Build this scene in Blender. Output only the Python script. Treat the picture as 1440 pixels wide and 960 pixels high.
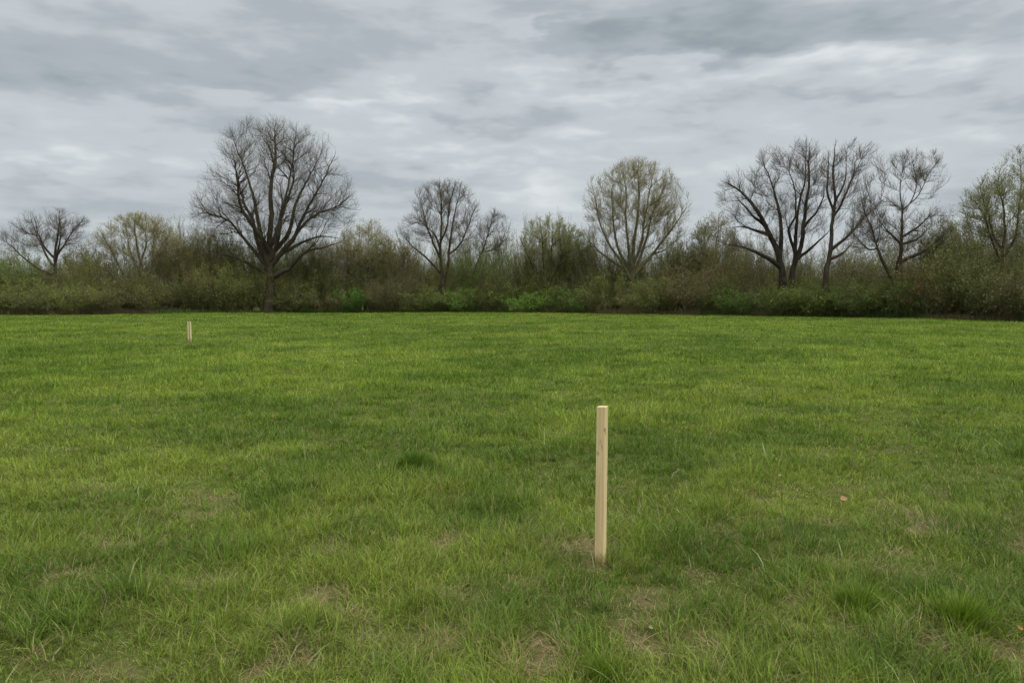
import bpy, math, random
import numpy as np
from mathutils import Vector

R = math.radians
random.seed(7)
for o in list(bpy.data.objects):
    bpy.data.objects.remove(o)
S = bpy.context.scene
C = S.collection

# ------------------------------------------------------------------ camera
F = 1040.0                      # focal length in photo pixels (26 mm on 36 mm)
CAMH = 1.6
PITCH = math.atan((480 - 422) / F)
cam = bpy.data.cameras.new('camera')
cam.lens = 26.0; cam.sensor_width = 36.0; cam.clip_start = 0.05; cam.clip_end = 6000
cam_o = bpy.data.objects.new('camera', cam); C.objects.link(cam_o)
cam_o.location = (0, 0, CAMH); cam_o.rotation_euler = (math.pi / 2 - PITCH, 0, 0)
S.camera = cam_o


def ray(px, py):
    """world direction of a photo pixel"""
    a = (px - 720) / F; b = (480 - py) / F
    c, s = math.cos(PITCH), math.sin(PITCH)
    return np.array([a, c + b * s, -s + b * c])


def at(px, py, Y):
    d = ray(px, py); t = Y / d[1]
    return np.array([d[0] * t, Y, CAMH + d[2] * t])


def on_ground(px, py):
    d = ray(px, py); t = -CAMH / d[2]
    return np.array([d[0] * t, d[1] * t])


# ------------------------------------------------------------------ light
SUN_EL, SUN_AZ = 52, 128        # azimuth clockwise from +Y (the view direction)
sun = bpy.data.lights.new('sun', 'SUN'); sun.energy = 1.5; sun.angle = R(35)
sun.color = (1.0, 0.97, 0.92)
sun_o = bpy.data.objects.new('sun', sun); C.objects.link(sun_o)
sd = Vector((math.sin(R(SUN_AZ)) * math.cos(R(SUN_EL)), math.cos(R(SUN_AZ)) * math.cos(R(SUN_EL)), math.sin(R(SUN_EL))))
sun_o.rotation_euler = sd.to_track_quat('Z', 'Y').to_euler()
sun_o.location = (0, 0, 60)

W = bpy.data.worlds.new('World'); S.world = W; W.use_nodes = True
nt = W.node_tree; nt.nodes.clear()


def N(tree, typ, **kw):
    n = tree.nodes.new(typ)
    for k, v in kw.items():
        setattr(n, k, v)
    return n


def put(tree, sock, v):
    if v is None: return
    if isinstance(v, bpy.types.NodeSocket): tree.links.new(v, sock)
    else: sock.default_value = v


def math_(tree, op, a, b=None, c=None, clamp=False):
    n = N(tree, 'ShaderNodeMath', operation=op, use_clamp=clamp)
    put(tree, n.inputs[0], a); put(tree, n.inputs[1], b)
    if c is not None: put(tree, n.inputs[2], c)
    return n.outputs[0]


def noise_(tree, vec, scale, detail=4, rough=0.55, dist=0.0):
    n = N(tree, 'ShaderNodeTexNoise')
    if vec is not None: tree.links.new(vec, n.inputs['Vector'])
    n.inputs['Scale'].default_value = scale; n.inputs['Detail'].default_value = detail
    n.inputs['Roughness'].default_value = rough; n.inputs['Distortion'].default_value = dist
    return n.outputs['Fac']


def ramp_(tree, fac, stops, interp='LINEAR'):
    n = N(tree, 'ShaderNodeValToRGB'); n.color_ramp.interpolation = interp
    el = n.color_ramp.elements
    while len(el) < len(stops): el.new(0.5)
    for e, (p, c) in zip(el, stops):
        e.position = p; e.color = (*c, 1) if len(c) == 3 else c
    tree.links.new(fac, n.inputs[0])
    return n.outputs[0]


def maprange_(tree, v, a, b, c=0.0, d=1.0, smooth=True):
    n = N(tree, 'ShaderNodeMapRange')
    if smooth: n.interpolation_type = 'SMOOTHSTEP'
    tree.links.new(v, n.inputs[0])
    for i, x in enumerate((a, b, c, d)): n.inputs[i + 1].default_value = x
    return n.outputs[0]


tc = N(nt, 'ShaderNodeTexCoord'); D = tc.outputs['Generated']
sep = N(nt, 'ShaderNodeSeparateXYZ'); nt.links.new(D, sep.inputs[0])
dx, dy, dz = sep.outputs
# cloud sheet: the direction is carried to a flat layer overhead
zz = math_(nt, 'ADD', math_(nt, 'MAXIMUM', dz, 0.0), 0.16)
cu = math_(nt, 'DIVIDE', dx, zz); cv = math_(nt, 'DIVIDE', dy, zz)
cp = N(nt, 'ShaderNodeCombineXYZ'); nt.links.new(cu, cp.inputs[0]); nt.links.new(cv, cp.inputs[1])
P = cp.outputs[0]
n_mid = noise_(nt, P, 2.3, 2, 0.5, 0.3)
# a soft billow layer in direction space, squashed vertically
mp = N(nt, 'ShaderNodeMapping'); nt.links.new(D, mp.inputs[0]); mp.inputs['Scale'].default_value = (1, 1, 3.3)
mp.inputs['Rotation'].default_value = (0, R(1), 0)
n_soft = noise_(nt, mp.outputs[0], 4.6, 4, 0.55, 0.1)
n_fine = noise_(nt, mp.outputs[0], 13.0, 3, 0.6, 0.1)
# gnomonic coordinates around north for the particular clouds of this sky
yy = math_(nt, 'MAXIMUM', dy, 0.08)
w1 = noise_(nt, mp.outputs[0], 6.0, 3, 0.55)
w2 = noise_(nt, mp.outputs[0], 8.5, 3, 0.55)
gu = math_(nt, 'ADD', math_(nt, 'DIVIDE', dx, yy), math_(nt, 'MULTIPLY', math_(nt, 'SUBTRACT', w1, 0.5), 0.34))
gv = math_(nt, 'ADD', math_(nt, 'DIVIDE', dz, yy), math_(nt, 'MULTIPLY', math_(nt, 'SUBTRACT', w2, 0.5), 0.15))
# (px, py, half width, half height, brightness change)
CLOUDS = [(110, 60, 260, 42, -.55), (60, 100, 200, 34, -.55), (390, 108, 110, 24, -.75), (560, 40, 160, 34, -.30),
          (900, 62, 190, 26, -1.0), (1100, 30, 240, 30, -.8), (1330, 30, 160, 22, -.35), 
          (640, 100, 80, 22, -.35), (480, 140, 150, 20, .55), (230, 155, 150, 18, .35), (760, 30, 120, 10, .5),
          (1000, 100, 150, 17, .6), (850, 122, 120, 16, .5), (1120, 78, 120, 12, .6), (1400, 120, 70, 24, -.6),
          (1220, 132, 130, 13, -.45), (1300, 85, 120, 14, .45), (930, 165, 120, 16, -.45), 
          (690, 175, 130, 14, -.4), (60, 205, 110, 15, .3), (40, 232, 80, 14, .7), (210, 235, 120, 12, -.45),
          (60, 262, 110, 10, -.35), (560, 205, 90, 16, .35), (640, 235, 130, 12, -.4), (830, 205, 90, 10, .3),
          (700, 262, 130, 12, .35),  (1290, 185, 120, 14, .3), 
           (850, 262, 160, 10, -.25),  
           (1390, 180, 70, 12, .3), ]
acc = math_(nt, 'MULTIPLY', math_(nt, 'SUBTRACT', n_soft, 0.5), 3.3)
acc = math_(nt, 'ADD', acc, math_(nt, 'MULTIPLY', math_(nt, 'SUBTRACT', n_mid, 0.5), 2.0))
acc = math_(nt, 'ADD', acc, math_(nt, 'MULTIPLY', math_(nt, 'SUBTRACT', n_fine, 0.5), 1.25))
blob = None
for (px, py, hw, hh, amp) in CLOUDS:
    d = ray(px, py); u0, v0 = d[0] / d[1], d[2] / d[1]
    au = math_(nt, 'MULTIPLY', math_(nt, 'SUBTRACT', gu, u0), F / hw)
    av = math_(nt, 'MULTIPLY', math_(nt, 'SUBTRACT', gv, v0), F / hh)
    r2 = math_(nt, 'MULTIPLY_ADD', au, au, math_(nt, 'MULTIPLY', av, av))
    g = math_(nt, 'MULTIPLY', math_(nt, 'EXPONENT', math_(nt, 'MULTIPLY', r2, -0.8)), amp * 1.15)
    blob = g if blob is None else math_(nt, 'ADD', blob, g)
fwd = maprange_(nt, dy, 0.15, 0.4)
acc = math_(nt, 'ADD', acc, math_(nt, 'MULTIPLY', blob, fwd))
lev = math_(nt, 'MULTIPLY_ADD', acc, 0.29, 0.56, clamp=True)
ccol = ramp_(nt, lev, [(0.0, (.31, .36, .395)), (0.35, (.435, .485, .52)), (0.6, (.57, .615, .645)), (1.0, (.80, .835, .86))], 'EASE')
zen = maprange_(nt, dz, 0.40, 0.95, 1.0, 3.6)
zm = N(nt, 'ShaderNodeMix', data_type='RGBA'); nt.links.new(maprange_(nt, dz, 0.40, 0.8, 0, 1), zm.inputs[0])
nt.links.new(ccol, zm.inputs[6]); zm.inputs[7].default_value = (.60, .58, .53, 1)      # unseen sky overhead, brightened and tinted warm to light the grass
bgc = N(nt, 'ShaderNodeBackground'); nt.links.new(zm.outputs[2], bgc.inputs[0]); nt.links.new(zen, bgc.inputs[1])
sky = N(nt, 'ShaderNodeTexSky', sky_type='NISHITA'); sky.sun_disc = False
sky.sun_elevation = R(SUN_EL); sky.sun_rotation = R(SUN_AZ)
bgs = N(nt, 'ShaderNodeBackground'); nt.links.new(sky.outputs[0], bgs.inputs[0]); bgs.inputs[1].default_value = 0.06
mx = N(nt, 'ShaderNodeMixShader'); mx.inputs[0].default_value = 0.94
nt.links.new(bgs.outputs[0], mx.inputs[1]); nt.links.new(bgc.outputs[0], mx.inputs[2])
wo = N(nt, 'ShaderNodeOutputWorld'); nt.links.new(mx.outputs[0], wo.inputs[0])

S.view_settings.view_transform = 'Standard'; S.view_settings.look = 'None'
S.view_settings.exposure = 0.0; S.view_settings.gamma = 1.0
S.view_settings.use_curve_mapping = False
S.render.engine = 'CYCLES'
S.cycles.max_bounces = 4; S.cycles.diffuse_bounces = 3; S.cycles.transmission_bounces = 2
S.cycles.glossy_bounces = 1; S.cycles.transparent_max_bounces = 4
W.cycles.sampling_method = 'NONE'        # an even overcast: plain bounces find it as well

# ------------------------------------------------------------------ materials


def new_mat(name):
    m = bpy.data.materials.new(name); m.use_nodes = True
    t = m.node_tree; t.nodes.clear()
    out = N(t, 'ShaderNodeOutputMaterial')
    return m, t, out


def leafy(name, transl=0.3, rough=0.6, spec=0.25, tint=False):
    m, t, out = new_mat(name)
    a = N(t, 'ShaderNodeAttribute'); a.attribute_name = 'Col'; col = a.outputs['Color']
    if tint:
        oi = N(t, 'ShaderNodeObjectInfo')
        mm = N(t, 'ShaderNodeMix', data_type='RGBA', blend_type='MULTIPLY'); mm.inputs[0].default_value = 1
        t.links.new(col, mm.inputs[6]); t.links.new(oi.outputs['Color'], mm.inputs[7]); col = mm.outputs[2]
    p = N(t, 'ShaderNodeBsdfPrincipled'); t.links.new(col, p.inputs['Base Color'])
    p.inputs['Roughness'].default_value = rough; p.inputs['Specular IOR Level'].default_value = spec
    tr = N(t, 'ShaderNodeBsdfTranslucent'); t.links.new(col, tr.inputs[0])
    x = N(t, 'ShaderNodeMixShader'); x.inputs[0].default_value = transl
    t.links.new(p.outputs[0], x.inputs[1]); t.links.new(tr.outputs[0], x.inputs[2]); t.links.new(x.outputs[0], out.inputs[0])
    return m


def bark(name, c0, c1):
    m, t, out = new_mat(name)
    g = N(t, 'ShaderNodeNewGeometry')
    mp = N(t, 'ShaderNodeMapping'); mp.inputs['Scale'].default_value = (1, 1, 0.25)
    t.links.new(g.outputs['Position'], mp.inputs[0])
    col = ramp_(t, noise_(t, mp.outputs[0], 3.5, 4, 0.6), [(0.3, c0), (0.7, c1)])
    p = N(t, 'ShaderNodeBsdfPrincipled'); t.links.new(col, p.inputs['Base Color'])
    p.inputs['Roughness'].default_value = 0.9; p.inputs['Specular IOR Level'].default_value = 0.15
    bp = N(t, 'ShaderNodeBump'); bp.inputs['Strength'].default_value = 0.6; bp.inputs['Distance'].default_value = 0.05
    t.links.new(noise_(t, mp.outputs[0], 9, 3, 0.6), bp.inputs['Height']); t.links.new(bp.outputs[0], p.inputs['Normal'])
    t.links.new(p.outputs[0], out.inputs[0])
    return m


M_GRASS = leafy('grass_blade', 0.34, 0.5, 0.25)
M_LEAF = leafy('spring_leaf', 0.30, 0.7, 0.15, tint=True)
M_DEAD = leafy('dry_leaf', 0.2, 0.7, 0.2)
M_BARK = bark('dark_bark', (.035, .028, .020), (.085, .070, .048))
M_BARK2 = bark('olive_bark', (.10, .09, .05), (.19, .17, .10))
M_BARKD = bark('black_bark', (.022, .018, .014), (.055, .045, .035))
M_PTWIG = bark('pale_twig', (.17, .155, .085), (.30, .27, .16))
M_TWIG = bark('grey_twig', (.10, .085, .065), (.18, .155, .125))

# ------------------------------------------------------------------ mesh helpers


def mesh(name, V, Fc, mats, colors=None, smooth=False, midx=None):
    """V (n,3); Fc list of integer arrays (m,k)"""
    me = bpy.data.meshes.new(name)
    V = np.ascontiguousarray(V, dtype=np.float32)
    me.vertices.add(len(V)); me.vertices.foreach_set('co', V.ravel())
    tot = np.concatenate([np.full(len(f), f.shape[1], np.int32) for f in Fc])
    lp = np.concatenate([f.ravel() for f in Fc]).astype(np.int32)
    me.loops.add(len(lp)); me.polygons.add(len(tot))
    me.loops.foreach_set('vertex_index', lp)
    st = np.zeros(len(tot), np.int32); st[1:] = np.cumsum(tot)[:-1]
    me.polygons.foreach_set('loop_start', st)
    try: me.polygons.foreach_set('loop_total', tot)
    except Exception: pass
    if midx is not None: me.polygons.foreach_set('material_index', midx.astype(np.int32))
    me.polygons.foreach_set('use_smooth', np.full(len(tot), smooth))
    if colors is not None:
        a = me.color_attributes.new('Col', 'FLOAT_COLOR', 'POINT')
        c4 = np.ones((len(V), 4), np.float32); c4[:, :3] = colors
        a.data.foreach_set('color', c4.ravel())
    for m in mats: me.materials.append(m)
    me.update(calc_edges=True)
    return me


def link(name, me, parent=None):
    o = bpy.data.objects.new(name, me); C.objects.link(o)
    if parent: o.parent = parent
    return o


def tag(o, label=None, cat=None, group=None, kind=None):
    if label: o['label'] = label
    if cat: o['category'] = cat
    if group: o['group'] = group
    if kind: o['kind'] = kind
    return o


def empty(name, loc, label, cat, group=None):
    o = bpy.data.objects.new(name, None); C.objects.link(o); o.location = loc
    o.empty_display_size = 0.5
    return tag(o, label, cat, group)


def _h(ix, iy, seed):
    n = (ix.astype(np.int64) * 374761393 + iy.astype(np.int64) * 668265263 + seed * 974634777) & 0xffffffff
    n = ((n ^ (n >> 13)) * 1274126177) & 0xffffffff
    n = (n ^ (n >> 16)) & 0xffffffff
    return n / 4294967295.0


def vn(x, y, seed=0):
    ix = np.floor(x).astype(np.int64); iy = np.floor(y).astype(np.int64)
    fx = x - ix; fy = y - iy
    fx = fx * fx * (3 - 2 * fx); fy = fy * fy * (3 - 2 * fy)
    return ((_h(ix, iy, seed) * (1 - fx) + _h(ix + 1, iy, seed) * fx) * (1 - fy)
            + (_h(ix, iy + 1, seed) * (1 - fx) + _h(ix + 1, iy + 1, seed) * fx) * fy)


def fbm(x, y, seed=0, oct=3):
    s = 0; a = 1; t = 0
    for i in range(oct):
        c, sn = math.cos(0.7 * i + .4), math.sin(0.7 * i + .4)
        s = s + a * vn((x * c - y * sn) * 2 ** i + 17.3 * i, (x * sn + y * c) * 2 ** i + 5.1 * i, seed + i); t += a; a *= 0.5
    return s / t


def frames(d):
    d = d / (np.linalg.norm(d, axis=1, keepdims=True) + 1e-9)
    up = np.where(np.abs(d[:, 2:3]) > 0.9, np.array([[1., 0, 0]]), np.array([[0, 0, 1.]]))
    a = np.cross(d, up); a /= np.linalg.norm(a, axis=1, keepdims=True) + 1e-9
    return d, a, np.cross(d, a)


def tubes(A, B, ra, rb, sides):
    """frusta from A to B, unconnected, vectorised"""
    A = np.asarray(A, float); B = np.asarray(B, float); n = len(A)
    d, a, b = frames(B - A)
    ang = np.arange(sides) * 2 * math.pi / sides
    ca, sa = np.cos(ang), np.sin(ang)
    ring = a[:, None, :] * ca[None, :, None] + b[:, None, :] * sa[None, :, None]
    V0 = A[:, None, :] + ring * ra[:, None, None]; V1 = B[:, None, :] + ring * rb[:, None, None]
    V = np.concatenate([V0, V1], 1).reshape(-1, 3)
    i = np.arange(sides); j = (i + 1) % sides
    q = np.stack([i, j, j + sides, i + sides], 1)
    Fq = (q[None] + (np.arange(n) * 2 * sides)[:, None, None]).reshape(-1, 4)
    return V, Fq


def quads(Pn, U, Vv):
    """one quad each, centre P, half vectors U and V"""
    V = np.stack([Pn - U - Vv, Pn + U - Vv * .6, Pn + U * .3 + Vv, Pn - U * .8 + Vv * .7], 1).reshape(-1, 3)
    n = len(Pn)
    return V, np.arange(4 * n).reshape(n, 4)


def joinm(parts):
    Vs, Fs, k = [], [], 0
    for V, Fc in parts:
        Vs.append(V); Fs.append(Fc + k); k += len(V)
    return np.concatenate(Vs), Fs


def unit(v): return v / (np.linalg.norm(v, axis=-1, keepdims=True) + 1e-9)


# ------------------------------------------------------------------ the field
# where the hedge front stands (photo x -> depth)
HX = np.array([-500, 0, 200, 500, 800, 1000, 1200, 1440, 1900])
HD = np.array([72, 80, 86, 98, 93, 81, 70, 56, 42])


def hedge_depth(px): return np.interp(px, HX, HD)


def field_end(x, y):
    """positive inside the field"""
    px = 720 + F * x / np.maximum(y, 0.5)
    return hedge_depth(px) - y


def gz(x, y):
    near = np.clip((60 - y) / 60, 0, 1)
    return ((fbm(x * .8, y * .8, 3, 3) - .5) * 0.15 * near + (fbm(x * .09, y * .09, 9, 2) - .5) * 0.22 * np.clip((y - 6) / 20, 0, 1)) - 0.01


# thin, dried patches (photo x, y of centre, half width px, half height px, strength)
DRY = [(845, 796, 26, 9, .8), (450, 836, 34, 9, 1), (480, 862, 45, 10, .6), (625, 762, 20, 7, .8), (740, 745, 18, 6, .4), (815, 776, 34, 11, 1), (870, 765, 16, 6, .7),
       (725, 818, 20, 6, .8), (770, 830, 18, 6, .5), (890, 850, 36, 14, .8), (935, 832, 40, 8, .7), (765, 920, 34, 24, 1), (905, 918, 30, 18, .8),
       (1000, 915, 32, 18, .6), (1278, 747, 20, 9, 1), (1275, 778, 30, 8, .6), (1060, 735, 20, 8, .7), (1033, 755, 12, 6, .6), (980, 812, 24, 7, .6),
       (1176, 875, 16, 10, .6), (1400, 905, 40, 20, .7), (50, 918, 16, 8, .6), (160, 915, 16, 8, .6), (340, 955, 30, 10, .8), (280, 945, 26, 8, .5),
       (500, 905, 36, 16, .6), (600, 895, 40, 16, .5), (95, 808, 24, 8, .5), (230, 862, 34, 9, .4), (1310, 692, 20, 6, .5), (625, 695, 30, 5, .5),
       (1430, 720, 16, 5, .5), (545, 880, 30, 10, .4), (845, 945, 30, 12, .5), (1130, 900, 24, 8, .4), (700, 790, 16, 5, .4)]
dryp = []
for (px, py, hw, hh, s) in DRY:
    g = on_ground(px, py); g1 = on_ground(px + hw, py); g2 = on_ground(px, py - hh)
    dryp.append((g[0], g[1], abs(g1[0] - g[0]), abs(g2[1] - g[1]), s))


def dryness(x, y):
    wx = x + (fbm(x * 5, y * 5, 61, 2) - .5) * .25; wy = y + (fbm(x * 5, y * 5, 63, 2) - .5) * .35
    s = np.zeros_like(x)
    for (cx, cy, rx, ry, a) in dryp:
        s = np.maximum(s, a * np.exp(-((((wx - cx) / rx) ** 2 + ((wy - cy) / ry) ** 2) / 1.25) ** 1.6))
    n = fbm(x * 2.3, y * 2.3, 41, 3)
    near = np.clip((9 - y) / 5, 0, 1)
    return np.clip(s + near * np.clip((n - .66) * 5, 0, .7), 0, 1)


# lusher, taller clumps (photo x, y, radius px, height factor)
LUSH = [(1350, 855, 90, 1.0), (1210, 845, 70, .6), (1085, 665, 60, .5), (320, 840, 80, .5), (850, 935, 60, .6), (740, 735, 50, .4),
        (1290, 900, 90, .7), (650, 880, 90, .4), (1340, 750, 60, .5), (950, 760, 50, .4), (90, 735, 40, .4), (310, 770, 60, .4), (1230, 740, 40, .4), (830, 850, 40, .5),
        (60, 900, 70, .9), (180, 835, 60, .7), (420, 905, 50, .7), (560, 945, 60, .7), (1420, 780, 60, .7), (1100, 825, 60, .6), (985, 870, 50, .5), (690, 850, 60, .5), (20, 800, 50, .5), (1040, 950, 60, .6)]
lushp = []
for (px, py, r_, a) in LUSH:
    g = on_ground(px, py); lushp.append((g[0], g[1], r_ / F * g[1], a))


def lush(x, y):
    s = np.zeros_like(x)
    for (cx, cy, r_, a) in lushp:
        s = np.maximum(s, a * np.exp(-(((x - cx) / r_) ** 2 + ((y - cy) / (r_ * 1.1)) ** 2)))
    return s


def build_ground():
    # rings of a polar sheet: fine close by, coarse to the horizon
    rr = np.concatenate([np.linspace(0.0, 12, 110), np.geomspace(12.3, 140, 120), np.geomspace(160, 4500, 24)])
    th = np.linspace(-math.pi, math.pi, 361)[:-1]
    rg, tg = np.meshgrid(rr, th, indexing='ij')
    x = rg * np.sin(tg); y = rg * np.cos(tg)
    z = np.where(rg < 150, gz(x, y), -0.01)
    V = np.stack([x, y, z], -1).reshape(-1, 3)
    n, m = x.shape
    i, j = np.meshgrid(np.arange(n - 1), np.arange(m), indexing='ij'); j2 = (j + 1) % m
    q = np.stack([i * m + j, i * m + j2, (i + 1) * m + j2, (i + 1) * m + j], -1).reshape(-1, 4)[:, ::-1]
    mt, t, out = new_mat('field_soil')
    g = N(t, 'ShaderNodeNewGeometry'); pos = g.outputs['Position']
    green = ramp_(t, noise_(t, pos, 1.1, 6, 0.6), [(0.3, (.045, .078, .012)), (0.7, (.085, .125, .02))])
    soil = ramp_(t, noise_(t, pos, 26, 5, 0.7), [(0.3, (.07, .055, .03)), (0.7, (.20, .16, .09))])
    at_ = N(t, 'ShaderNodeAttribute'); at_.attribute_name = 'Col'
    sp = N(t, 'ShaderNodeSeparateColor'); t.links.new(at_.outputs[0], sp.inputs[0])
    mm = N(t, 'ShaderNodeMix', data_type='RGBA'); t.links.new(sp.outputs[0], mm.inputs[0])
    t.links.new(green, mm.inputs[6]); t.links.new(soil, mm.inputs[7])
    p = N(t, 'ShaderNodeBsdfPrincipled'); t.links.new(mm.outputs[2], p.inputs['Base Color'])
    p.inputs['Roughness'].default_value = 1; p.inputs['Specular IOR Level'].default_value = 0.05
    bp = N(t, 'ShaderNodeBump'); bp.inputs['Distance'].default_value = 0.02; bp.inputs['Strength'].default_value = .8
    t.links.new(noise_(t, pos, 40, 4, 0.7), bp.inputs['Height']); t.links.new(bp.outputs[0], p.inputs['Normal'])
    t.links.new(p.outputs[0], out.inputs[0])
    fl = np.where(V[:, 1] < 14, np.clip(0.25 + .75 * dryness(V[:, 0], V[:, 1]), 0, 1), 0.15)
    inw = np.clip(-field_end(V[:, 0], V[:, 1]) / 1.0, 0, 1)      # leaf litter under the trees
    fl = np.maximum(fl, inw * .30)
    o = link('ground', mesh('ground', V, [q], [mt], np.repeat(fl[:, None], 3, 1), True))
    tag(o, kind='structure')


build_ground()

rng = np.random.default_rng(11)


def blade_mesh(x, y, z, L, w, az, lean, curl, face, col, segs):
    """curved tapering strips; lean/curl in radians from the vertical"""
    n = len(x)
    cx, cy = np.cos(az), np.sin(az)
    px_, py_, pz_ = x.copy(), y.copy(), z.copy()
    fx, fy = np.cos(face), np.sin(face)
    Vs = []
    for k in range(segs + 1):
        t = k / segs
        wk = w * (1 - t ** 1.6) * .5 + w * .03
        Vs.append(np.stack([px_ - fx * wk, py_ - fy * wk, pz_], 1)); Vs.append(np.stack([px_ + fx * wk, py_ + fy * wk, pz_], 1))
        a = np.minimum(lean + curl * (t + .5 / segs), 2.0)
        st = L / segs
        px_ = px_ + cx * np.sin(a) * st; py_ = py_ + cy * np.sin(a) * st; pz_ = pz_ + np.cos(a) * st
        pz_ = np.maximum(pz_, z - 0.004)
    V = np.stack(Vs, 1).reshape(-1, 3)
    k = np.arange(segs) * 2
    q = np.stack([k, k + 1, k + 3, k + 2], 1)
    Fq = (q[None] + (np.arange(n) * 2 * (segs + 1))[:, None, None]).reshape(-1, 4)
    return V, Fq, np.repeat(col, 2 * (segs + 1), axis=0)


def grass_colour(x, y, dry, rnd):
    n1 = fbm(x * .45, y * .45, 21, 3); n2 = fbm(x * 1.7, y * 1.7, 25, 3); n3 = fbm(x * .12, y * .16, 29, 2)
    spot = np.clip((vn(x * .75 + 3, y * .95, 91) - .62) * 3, 0, 1) * np.clip((y - 4) / 5, .3, 1)
    t = np.clip(.54 - .55 * spot + (n1 - .5) * 1.5 + (n2 - .5) * 1.4 + (n3 - .5) * 0.8 + (rnd - .5) * .55, 0, 1)[:, None]
    dark = np.array([.092, .168, .014]); light = np.array([.228, .312, .036])
    c = dark * (1 - t) + light * t
    return c


def build_grass():
    # how many blades at each distance
    dd = np.linspace(1.2, 103, 4000)
    dens = 8400 * (4.6 / np.maximum(dd, 4.6)) ** 1.78
    wid = 2 * (0.72 * dd + 0.9)
    pdf = dens * wid; cdf = np.cumsum(pdf) * (dd[1] - dd[0])
    n = int(cdf[-1])
    y = np.interp(rng.random(n) * cdf[-1], cdf, dd)
    x = (rng.random(n) * 2 - 1) * (0.72 * y + 0.9)
    k = field_end(x, y) > 0.1; x, y = x[k], y[k]
    print('blades', len(x))
    n = len(x)
    # gather into tufts scattered by the same law
    nt_ = n // 26
    ty = np.interp(rng.random(nt_) * cdf[-1], cdf, dd); tx = (rng.random(nt_) * 2 - 1) * (0.72 * ty + 0.9)
    tuft = rng.random(n) < 0.78
    ti = rng.integers(0, nt_, n)
    sg = .026 * np.maximum(1, (ty / 7)) * (.6 + .9 * rng.random(nt_))
    ox = rng.normal(0, 1, n) * sg[ti]; oy = rng.normal(0, 1, n) * sg[ti]
    x = np.where(tuft, tx[ti] + ox, x); y = np.where(tuft, ty[ti] + oy, y)
    tr = rng.random(nt_)[ti]; tr2 = rng.random(nt_)[ti]
    k = (field_end(x, y) > 0.05) & (y > 1.0)
    x, y, ox, oy, tuft, tr, tr2 = [a[k] for a in (x, y, ox, oy, tuft, tr, tr2)]; n = len(x)
    hz = gz(x, y)
    dry = dryness(x, y)
    keep = rng.random(n) > dry * 0.35
    x, y, hz, dry, tuft, ox, oy, tr, tr2 = [a[keep] for a in (x, y, hz, dry, tuft, ox, oy, tr, tr2)]
    n = len(x)
    lump = .72 + .62 * vn(x * 2.1 + 9, y * 1.7, 93) ** 1.3
    fieldh = 0.62 + 0.9 * fbm(x * 1.3, y * 1.3, 31, 3) ** 1.5 * 1.6 * (0.55 + .9 * fbm(x * .35, y * .35, 35, 2))
    th = np.where(tuft, 0.6 + 0.8 * tr, .75)
    L = 0.088 * lump * fieldh * th * (0.6 + 0.7 * rng.random(n)) * (1 + 1.15 * lush(x, y))
    L = np.minimum(L * (1 + .2 * np.clip((y - 8) / 20, 0, 1)), .22)
    out = np.arctan2(oy, ox)
    flow = fbm(x * .9, y * .9, 51, 2) * 4 * math.pi
    az = np.where(tuft & (rng.random(n) < .75), out + rng.normal(0, .6, n), flow + rng.normal(0, 1.0, n))
    lean = np.abs(rng.normal(0.32, .32, n)); curl = np.abs(rng.normal(1.0, .65, n))
    rnd = rng.random(n)
    col = grass_colour(x, y, dry, rnd)
    nr = np.clip((9 - y) / 6, 0, 1)[:, None]; gry = col.mean(1, keepdims=True)
    col = col * (1 - .05 * nr) + gry * .05 * nr
    col = col * (.50 + 1.08 * rng.random((n, 1))) * np.where(tuft, .85 + .3 * tr2, 1)[:, None]
    lu = lush(x, y)[:, None]
    col = col * (1 - .35 * np.clip(lu, 0, 1) * np.array([.9, .6, .5]))
    # dead and yellowing blades
    near = np.clip((16 - y) / 12, 0, 1)
    pd = 0.02 + .11 * near + .10 * near * fbm(x * 3, y * 3, 81, 2) + dry * 0.8
    dead = rng.random(n) < pd
    straw = np.array([.40, .32, .165]) * (0.45 + .75 * rng.random((n, 1))) * (1 + .1 * rng.normal(0, 1, (n, 3)))
    straw = np.clip(straw, .02, .6)
    mixd = np.clip(.55 + .5 * rng.random((n, 1)), 0, 1)
    col = np.where(dead[:, None], col * (1 - mixd) + straw * mixd, col)
    L = np.where(dead, L * .85 + .015, L); lean = np.where(dead, lean + .55 * rng.random(n) + .5 * dry, lean)
    L = np.where(~dead, L * (1 - .45 * dry), L)
    # a few long pale seed-like blades
    lg = (rng.random(n) < 0.0010) & (y < 9)
    L = np.where(lg, L * 1.8 + .03, L); col = np.where(lg[:, None], np.array([.30, .36, .16]) * np.ones((n, 1)), col)
    w = 0.0035 * (0.7 + .7 * rng.random(n)) * (np.maximum(y, 4.2) / 4.2) ** 0.86
    w = np.where(lg, w * 1.5, w)
    w = np.where(lu[:, 0] > .5, w * 1.25, w)
    face = az + math.pi / 2 + rng.normal(0, .7, n)
    Vs, Fs, Cs, kk = [], [], [], 0
    for (a, b, sg) in ((0, 5.2, 4), (5.2, 10, 3), (10, 24, 2), (24, 200, 1)):
        k = (y >= a) & (y < b)
        V, Fq, cc = blade_mesh(x[k], y[k], hz[k] - .004, L[k], w[k], az[k], lean[k], curl[k], face[k], col[k], sg)
        Vs.append(V); Fs.append(Fq + kk); Cs.append(cc); kk += len(V)
    V = np.concatenate(Vs); print('grass verts', len(V))
    me = mesh('grass', V, [np.concatenate(Fs)], [M_GRASS], np.concatenate(Cs), True)
    tag(link('grass', me), 'uneven green meadow grass with dry straw patches covering the whole field', 'grass', kind='stuff')


build_grass()


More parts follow.
